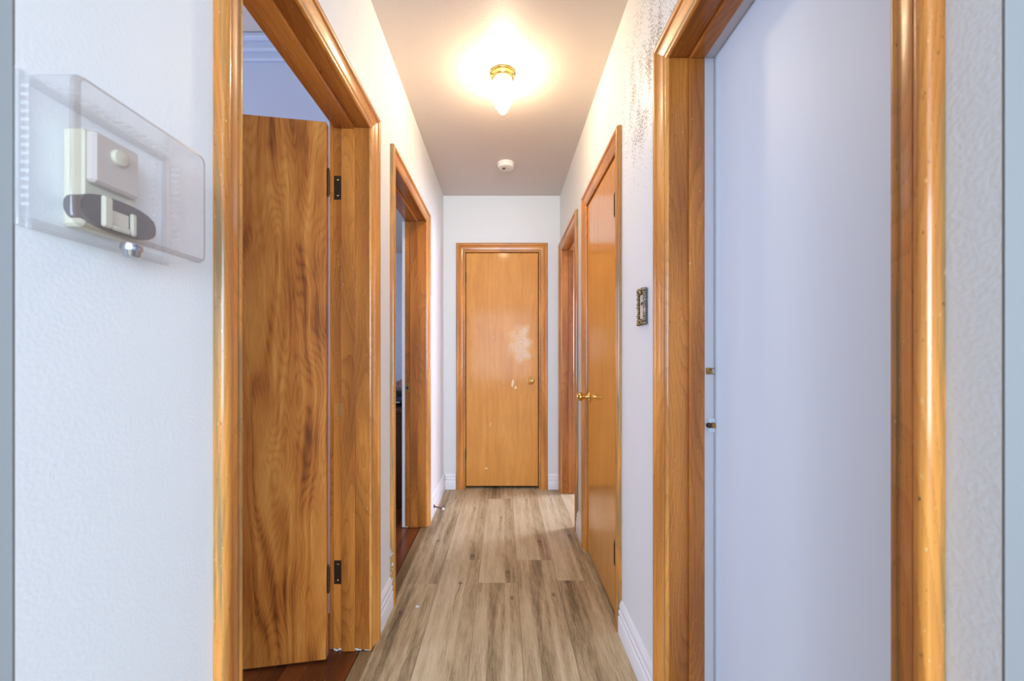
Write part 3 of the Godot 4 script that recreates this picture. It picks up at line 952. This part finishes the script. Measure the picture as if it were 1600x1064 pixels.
# ---------------------------------------------------------------- ceiling
func build_ceiling_fittings() -> void:
	var c := base("ceiling_light", Vector3(-0.005, CEIL, -2.0), "small lit teardrop glass ceiling lamp on a brass base", "ceiling light")
	var st := mb()
	lathe(st, [Vector2(0, 0), Vector2(0.059, 0), Vector2(0.0605, -0.004), Vector2(0.059, -0.008), Vector2(0.055, -0.010), Vector2(0.056, -0.020), Vector2(0.053, -0.030), Vector2(0.046, -0.033), Vector2(0.0, -0.033)], Transform3D(), 40)
	obj("canopy", st, M.brass, c)
	st = mb()
	for k in 3:
		var a := 0.5 + TAU * k / 3.0
		lathe(st, [Vector2(0, 0), Vector2(0.0025, 0), Vector2(0.0025, 0.008), Vector2(0.004, 0.009), Vector2(0.004, 0.014), Vector2(0, 0.015)], along(Vector3(cos(a), 0, sin(a)), Vector3(cos(a) * 0.052, -0.024, sin(a) * 0.052)), 10)
	tag(obj("set_screw", st, M.bronze, c), "small set screws round the base", "", "", "stuff")
	st = mb()
	lathe(st, [Vector2(0.043, -0.026), Vector2(0.043, -0.036), Vector2(0.050, -0.045), Vector2(0.057, -0.060), Vector2(0.0598, -0.078), Vector2(0.0585, -0.097), Vector2(0.053, -0.120), Vector2(0.045, -0.142), Vector2(0.034, -0.165), Vector2(0.022, -0.184), Vector2(0.010, -0.196), Vector2(0.0, -0.199)], Transform3D(), 40)
	obj("lamp_shade", st, M.shade, c)
	var l := OmniLight3D.new()
	l.name = "lamp_light"
	l.position = Vector3(0, -0.095, 0)
	l.light_color = srgb(255, 228, 190)
	l.light_energy = 0.36
	l.omni_range = 12.0
	l.omni_attenuation = 2.0
	l.light_size = 0.045
	l.shadow_enabled = true
	c.add_child(l)

	var s := base("smoke_detector", Vector3(0.016, CEIL, -2.93), "small round cream smoke detector on the ceiling beyond the lamp", "smoke detector")
	st = mb()
	lathe(st, [Vector2(0, 0), Vector2(0.060, 0), Vector2(0.0605, -0.006), Vector2(0.059, -0.009), Vector2(0, -0.009)], Transform3D(), 36)
	obj("mounting_plate", st, M.white_plastic, s)
	st = mb()
	lathe(st, [Vector2(0.056, -0.009), Vector2(0.057, -0.022), Vector2(0.055, -0.030), Vector2(0.050, -0.034), Vector2(0.030, -0.036), Vector2(0.0, -0.036)], Transform3D(), 36)
	obj("cover", st, M.white_plastic, s)
	st = mb()
	for k in 5:
		cbox(st, Vector3(-0.026, -0.0372, -0.014 + k * 0.007), Vector3(-0.004, -0.0358, -0.011 + k * 0.007), 0.0004)
	obj("vent_slot", st, M.brown_plastic, s)
	st = mb()
	lathe(st, [Vector2(0.0, -0.039), Vector2(0.006, -0.0385), Vector2(0.007, -0.0355)], Transform3D(Basis(), Vector3(0.018, 0, 0.004)), 16)
	obj("test_button", st, M.beige, s)

# ---------------------------------------------------------------- on the walls
func build_wall_fittings() -> void:
	# ornate switch plate
	var o := base("switch_plate", W("right", 1.41, 1.28, 0.0), "ornate pewter and brass light switch plate on the right wall", "switch plate")
	# local axes: u = -z, v = y, p = -x
	var B := func(st: SurfaceTool, u0: float, u1: float, v0: float, v1: float, p0: float, p1: float, c := 0.0012):
		cbox(st, Vector3(-p1, v0, -u1), Vector3(-p0, v1, -u0), c)
	var st := mb(); B.call(st, -0.036, 0.036, -0.058, 0.058, 0.0, 0.005); obj("back_plate", st, M.pewter, o)
	st = mb(); B.call(st, -0.018, 0.02, -0.043, 0.043, 0.005, 0.0075); obj("centre_panel", st, M.ivory, o)
	st = mb(); B.call(st, -0.006, 0.008, 0.006, 0.016, 0.0076, 0.0086, 0.0003); obj("toggle_slot", st, M.dark, o)
	st = mb()
	for s in [-1, 1]:
		var prof := [Vector2(0, -0.062), Vector2(0.006, -0.061), Vector2(0.0075, -0.056), Vector2(0.005, -0.051)]
		for q in [-0.046, -0.030, 0.0, 0.012, 0.030, 0.046]:
			prof += [Vector2(0.0042, q - 0.004), Vector2(0.0066, q - 0.0025), Vector2(0.0066, q + 0.0025), Vector2(0.0042, q + 0.004)]
		prof += [Vector2(0.005, 0.051), Vector2(0.0075, 0.056), Vector2(0.006, 0.061), Vector2(0, 0.062)]
		lathe(st, prof, Transform3D(Basis(), Vector3(-0.0085, 0, s * 0.033)), 14)
	obj("side_post", st, M.pewter, o)
	st = mb()
	var r := RandomNumberGenerator.new(); r.seed = 4
	for s in [-1, 1]:
		for k in 7:
			var u := -0.027 + 0.009 * k
			ball(st, Vector3(-0.009 - 0.003 * (k % 2), s * (0.052 + 0.005 * sin(k * 1.7)), u), 0.0062 + 0.0012 * (k % 2), 10)
			ball(st, Vector3(-0.007, s * (0.0455 + 0.002 * (k % 3)), u + 0.003), 0.004, 8)
	for k in 12:
		for s in [-1, 1]:
			ball(st, Vector3(-0.008 - 0.002 * (k % 2), -0.042 + 0.0076 * k, s * (0.0245 + 0.002 * (k % 2))), 0.0046, 8)
	obj("scrollwork", st, M.old_pewter, o)

	# door stop on the far left baseboard
	var ds := base("door_stop", W("left", 2.93, 0.062, 0.0165), "grey metal door stop screwed to the left baseboard", "door stop")
	st = mb(); lathe(st, [Vector2(0, 0), Vector2(0.012, 0), Vector2(0.012, 0.003), Vector2(0.007, 0.007), Vector2(0, 0.008)], along(Vector3(1, 0, 0), Vector3.ZERO), 16); obj("flange", st, M.bronze, ds)
	st = mb(); lathe(st, [Vector2(0.0045, 0.006), Vector2(0.0045, 0.062), Vector2(0.0, 0.062)], along(Vector3(1, -0.28, 0), Vector3.ZERO), 14); obj("rod", st, M.bronze, ds)
	st = mb(); lathe(st, [Vector2(0, 0.060), Vector2(0.0075, 0.060), Vector2(0.0082, 0.064), Vector2(0.0082, 0.074), Vector2(0.006, 0.077), Vector2(0, 0.077)], along(Vector3(1, -0.28, 0), Vector3.ZERO), 16); obj("bumper", st, M.white_plastic, ds)

	# crumb of plaster on the laminate
	st = mb()
	for q in [[Vector3(0, 0, 0), 0.006], [Vector3(0.006, 0, 0.003), 0.0045], [Vector3(-0.004, 0, 0.006), 0.004]]:
		ball(st, q[0] + Vector3(0, q[1] * 0.45, 0), q[1], 7, Vector3(1.2, 0.5, 1.0))
	var cr := obj("plaster_crumb", st, M.plaster)
	cr.position = Vector3(-0.385, 0.0, -1.853)
	tag(cr, "tiny white crumb of plaster on the laminate floor", "crumb")

	thermostat()

func thermostat() -> void:
	# clear locking guard; u = 0.433 (near) .. 0.625 (far), v = eye + 0.14 .. 0.302, p out of the left wall
	var u0 := 0.433
	var u1 := 0.626
	var v0 := EYE + 0.140
	var v1 := EYE + 0.301
	var pf := 0.062
	var at := W("left", (u0 + u1) / 2, v0, 0.0)
	var g := base("thermostat_guard", at, "clear plastic locking guard box over the thermostat on the left wall", "guard box")
	var B := func(st: SurfaceTool, a: Vector3, b: Vector3, c := 0.001):
		var p := W("left", a.x, a.y, a.z) - at
		var q := W("left", b.x, b.y, b.z) - at
		cbox(st, p.min(q), p.max(q), c)
	# the shell: five thin sheets, slightly drafted, with rounded front edges
	var ring := []
	var corner := 0.012
	for k in 4:
		var cx: float = [u1 - corner, u0 + corner, u0 + corner, u1 - corner][k]
		var cy: float = [v1 - corner, v1 - corner, v0 + corner, v0 + corner][k]
		for i in 5:
			var a := PI / 2 * (k + i / 4.0)
			ring.append(Vector2(cx + corner * cos(a), cy + corner * sin(a)))
	var cc := Vector2((u0 + u1) / 2, (v0 + v1) / 2)
	var layers := [[0.0, 0.004], [0.0, pf - 0.006], [0.0018, pf - 0.002], [0.006, pf]]
	var st := mb()
	var n := ring.size()
	var rim := mb()
	for li in layers.size() - 1:
		for i in n:
			var ps := []
			var nn := []
			for q in [[i, li], [(i + 1) % n, li], [(i + 1) % n, li + 1], [i, li + 1]]:
				var e: Vector2 = ring[q[0]]
				var L: Array = layers[q[1]]
				var out := Vector2(signf(e.x - cc.x), signf(e.y - cc.y))
				var kk: int = int(q[0]) / 5
				var ctr := Vector2([u1 - corner, u0 + corner, u0 + corner, u1 - corner][kk], [v1 - corner, v1 - corner, v0 + corner, v0 + corner][kk])
				out = (e - ctr).normalized()
				e -= out * L[0]
				ps.append(W("left", e.x, e.y, L[1]) - at)
				var f: float = [0.0, 0.15, 0.7, 0.9][q[1]]
				nn.append(N("left", out.x * (1.0 - f), out.y * (1.0 - f), f).normalized())
			quad(rim if li >= 1 else st, ps, nn, [Vector2.ZERO, Vector2(1, 0), Vector2(1, 1), Vector2(0, 1)])
	for i in n:
		var ps := []
		var nf := N("left", 0, 0, 1)
		for e in [cc, ring[i], ring[(i + 1) % n]]:
			var q: Vector2 = e
			if e != cc:
				var kk: int = (i if e == ring[i] else (i + 1) % n) / 5
				var ctr := Vector2([u1 - corner, u0 + corner, u0 + corner, u1 - corner][kk], [v1 - corner, v1 - corner, v0 + corner, v0 + corner][kk])
				q = e - (e - ctr).normalized() * 0.006
			ps.append(W("left", q.x, q.y, pf) - at)
		tri(st, ps, [nf, nf, nf], [Vector2.ZERO, Vector2(1, 0), Vector2(0, 1)])
	obj("clear_cover", st, M.clear, g)
	obj("cover_rim", rim, M.clear_rim, g)
	# base ring on the wall
	st = mb()
	var w := 0.010
	B.call(st, Vector3(u0 - 0.002, v0 - 0.002, 0.0), Vector3(u0 + w, v1 + 0.002, 0.004)); B.call(st, Vector3(u1 - w, v0 - 0.002, 0.0), Vector3(u1 + 0.002, v1 + 0.002, 0.004))
	B.call(st, Vector3(u0 + w, v0 - 0.002, 0.0), Vector3(u1 - w, v0 + w, 0.004)); B.call(st, Vector3(u0 + w, v1 - w, 0.0), Vector3(u1 - w, v1 + 0.002, 0.004))
	obj("base_ring", st, M.clear_edge, g)
	# raised ribs of the vents, at both ends and along the top
	st = mb()
	for k in 15:
		var v := v0 + 0.018 + k * 0.0088
		B.call(st, Vector3(u1 - 0.0005, v, 0.008), Vector3(u1 + 0.0012, v + 0.004, 0.020), 0.0008)
		B.call(st, Vector3(u0 - 0.0012, v, 0.006), Vector3(u0 + 0.0005, v + 0.004, 0.014), 0.0008)
		B.call(st, Vector3(u1 - 0.030, v, 0.0042), Vector3(u1 - 0.026, v + 0.004, 0.0065), 0.0008)
	for k in 14:
		var u := u0 + 0.02 + k * 0.011
		B.call(st, Vector3(u, v1 - 0.0005, 0.008), Vector3(u + 0.005, v1 + 0.0012, 0.022), 0.0008)
	tag(obj("vent_ribs", st, M.clear_edge, g), "small clear vent ribs", "", "", "stuff")
	# cylinder lock under the box
	st = mb()
	var lt := along(Vector3(0, -1, 0), W("left", 0.530, v0, 0.034) - at)
	lathe(st, [Vector2(0, -0.004), Vector2(0.011, -0.004), Vector2(0.0115, 0.003), Vector2(0.0095, 0.005), Vector2(0.0085, 0.011), Vector2(0.0065, 0.0125), Vector2(0, 0.0125)], lt, 24)
	obj("cylinder_lock", st, M.steel, g)

	# the thermostat itself
	var tc := W("left", 0.515, v0 + 0.012, 0.0)
	var t := base("thermostat", tc, "beige wall thermostat with a brown lever inside the clear guard", "thermostat")
	var T := func(s: SurfaceTool, a: Vector3, b: Vector3, c := 0.002):
		var p := W("left", a.x, a.y, a.z) - tc
		var q := W("left", b.x, b.y, b.z) - tc
		cbox(s, p.min(q), p.max(q), c)
	st = mb(); T.call(st, Vector3(0.478, v0 + 0.012, 0.0), Vector3(0.550, v1 - 0.035, 0.024), 0.003); obj("body", st, M.cream, t)
	st = mb(); T.call(st, Vector3(0.480, v0 + 0.064, 0.024), Vector3(0.540, v1 - 0.037, 0.036), 0.003); obj("cover", st, M.beige, t)
	st = mb(); lathe(st, [Vector2(0.0095, 0), Vector2(0.0095, 0.004), Vector2(0.008, 0.0055), Vector2(0, 0.006)], along(Vector3(1, 0, 0), W("left", 0.509, v0 + 0.104, 0.036) - tc), 28); obj("dial", st, M.cream, t)
	# lever: rounded lozenge standing out of the lower half, brown sides with a cream face and an opening
	st = mb()
	lozenge(st, 0.470, 0.572, v0 + 0.0135, v0 + 0.055, 0.010, 0.030, tc)
	obj("lever", st, M.brown_plastic, t)
	st = mb()
	T.call(st, Vector3(0.492, v0 + 0.016, 0.030), Vector3(0.504, v0 + 0.053, 0.036), 0.002)
	T.call(st, Vector3(0.530, v0 + 0.016, 0.030), Vector3(0.538, v0 + 0.044, 0.035), 0.002)
	T.call(st, Vector3(0.504, v0 + 0.016, 0.030), Vector3(0.530, v0 + 0.023, 0.035), 0.002)
	obj("lever_face", st, M.cream, t)
	st = mb(); T.call(st, Vector3(0.505, v0 + 0.0235, 0.030), Vector3(0.5295, v0 + 0.040, 0.0312), 0.0004); obj("scale_window", st, M.ivory, t)

func lozenge(st: SurfaceTool, ua: float, ub: float, va: float, vb: float, p0: float, p1: float, at: Vector3) -> void:
	# an eye-shaped block
	var n := 24
	var pts := []
	for i in n:
		var a := TAU * i / n
		var e := Vector2(cos(a), sin(a))
		var r := 1.0 / pow(pow(absf(e.x), 2.6) + pow(absf(e.y), 2.6), 1.0 / 2.6)
		pts.append(Vector2((ua + ub) / 2 + (ub - ua) / 2 * e.x * r, (va + vb) / 2 + (vb - va) / 2 * e.y * r))
	var mid := Vector2((ua + ub) / 2, (va + vb) / 2)
	for i in n:
		var a: Vector2 = pts[i]
		var b: Vector2 = pts[(i + 1) % n]
		var na := N("left", a.x - mid.x, a.y - mid.y, 0).normalized()
		var nb := N("left", b.x - mid.x, b.y - mid.y, 0).normalized()
		quad(st, [W("left", a.x, a.y, p0) - at, W("left", b.x, b.y, p0) - at, W("left", b.x, b.y, p1) - at, W("left", a.x, a.y, p1) - at], [na, nb, nb, na], [Vector2.ZERO, Vector2(1, 0), Vector2(1, 1), Vector2(0, 1)])
		var nf := N("left", 0, 0, 1)
		tri(st, [W("left", mid.x, mid.y, p1) - at, W("left", a.x, a.y, p1) - at, W("left", b.x, b.y, p1) - at], [nf, nf, nf], [Vector2.ZERO, Vector2(1, 0), Vector2(0, 1)])

# ---------------------------------------------------------------- what shows of the second room on the left
func build_back_bedroom() -> void:
	var d := base("dresser", Vector3(-0.9, 0, -3.5), "dark brown wooden dresser seen through the farther left doorway", "dresser")
	var st := mb(); cbox(st, Vector3(-0.21, 0.05, -0.44), Vector3(0.23, 0.697, 0.44), 0.003, 1, Vector2(0.5, 2.5), Vector2(0.1, 0.1)); obj("body", st, M.walnut, d)
	st = mb(); cbox(st, Vector3(-0.23, 0.697, -0.455), Vector3(0.235, 0.722, 0.455), 0.006, 2, Vector2(0.5, 2.5)); obj("top", st, M.walnut, d)
	st = mb(); cbox(st, Vector3(-0.2, 0.0, -0.42), Vector3(0.22, 0.05, 0.42), 0.003, 2); obj("plinth", st, M.walnut, d)
	for k in 3:
		st = mb(); cbox(st, Vector3(-0.226, 0.07 + k * 0.205, -0.425), Vector3(-0.21, 0.265 + k * 0.205, 0.425), 0.004, 2, Vector2(0.5, 2.5), Vector2(0.2 * k, 0)); var dr := obj("drawer", st, M.walnut, d)
		for s in [-1, 1]:
			st = mb(); lathe(st, [Vector2(0.006, 0), Vector2(0.005, 0.012), Vector2(0.012, 0.018), Vector2(0.010, 0.024), Vector2(0, 0.026)], along(Vector3(-1, 0, 0), Vector3(-0.226, 0.167 + k * 0.205, s * 0.22)), 14); obj("knob", st, M.old_brass, dr)
	# black bag with pale patches
	var b := base("bag", Vector3(-0.87, 0.722, -3.42), "small black bag with white trim on the dresser top", "bag")
	st = mb(); cbox(st, Vector3(-0.13, 0.0, -0.07), Vector3(0.075, 0.115, 0.07), 0.02); obj("body", st, M.black, b)
	st = mb(); cbox(st, Vector3(-0.10, 0.022, 0.07), Vector3(0.035, 0.034, 0.073), 0.001); cbox(st, Vector3(-0.10, 0.078, 0.07), Vector3(0.005, 0.086, 0.073), 0.001); obj("trim_band", st, M.trim_white, b)
	st = mb(); cbox(st, Vector3(-0.02, 0.040, 0.07), Vector3(0.055, 0.070, 0.074), 0.002); obj("pocket", st, M.slate_blue, b)
	# bundled cloth behind it
	var c := base("cloth_bundle", Vector3(-0.93, 0.722, -3.66), "crumpled pink and white cloth bundled behind the black bag", "cloth")
	st = mb(); crumple(st, Vector3(0.05, 0.105, 0.0), Vector3(0.085, 0.105, 0.09), 17); obj("pink_fold", st, M.pink_cloth, c)
	st = mb(); crumple(st, Vector3(-0.08, 0.115, 0.01), Vector3(0.11, 0.115, 0.10), 18); obj("white_fold", st, M.pale_cloth, c)

func crumple(st: SurfaceTool, at: Vector3, size: Vector3, seed_: int) -> void:
	var n := noise(seed_, 3)
	var rows := 18
	var cols := 28
	var pt := func(i: int, j: int) -> Vector3:
		var a := -PI / 2 + PI * i / rows
		var b := TAU * (j % cols) / cols
		var e := Vector3(cos(a) * cos(b), sin(a), cos(a) * sin(b))
		var k := 0.78 + 0.42 * absf(n.get_noise_3dv(e * 2.2)) + 0.1 * n.get_noise_3dv(e * 6.0)
		var p := e * k * size
		p.y = maxf(p.y, -size.y)
		return at + p
	for i in rows:
		for j in cols:
			var p := [pt.call(i, j), pt.call(i, j + 1), pt.call(i + 1, j + 1), pt.call(i + 1, j)]
			var m: Vector3 = (p[0] + p[1] + p[2] + p[3]) / 4.0 - at
			var nn: Vector3 = (p[2] - p[0]).cross(p[3] - p[1]).normalized()
			if nn.dot(m) < 0: nn = -nn
			if nn.length() < 0.5: nn = m.normalized()
			flat(st, p, nn, [Vector2.ZERO, Vector2(1, 0), Vector2(1, 1), Vector2(0, 1)])
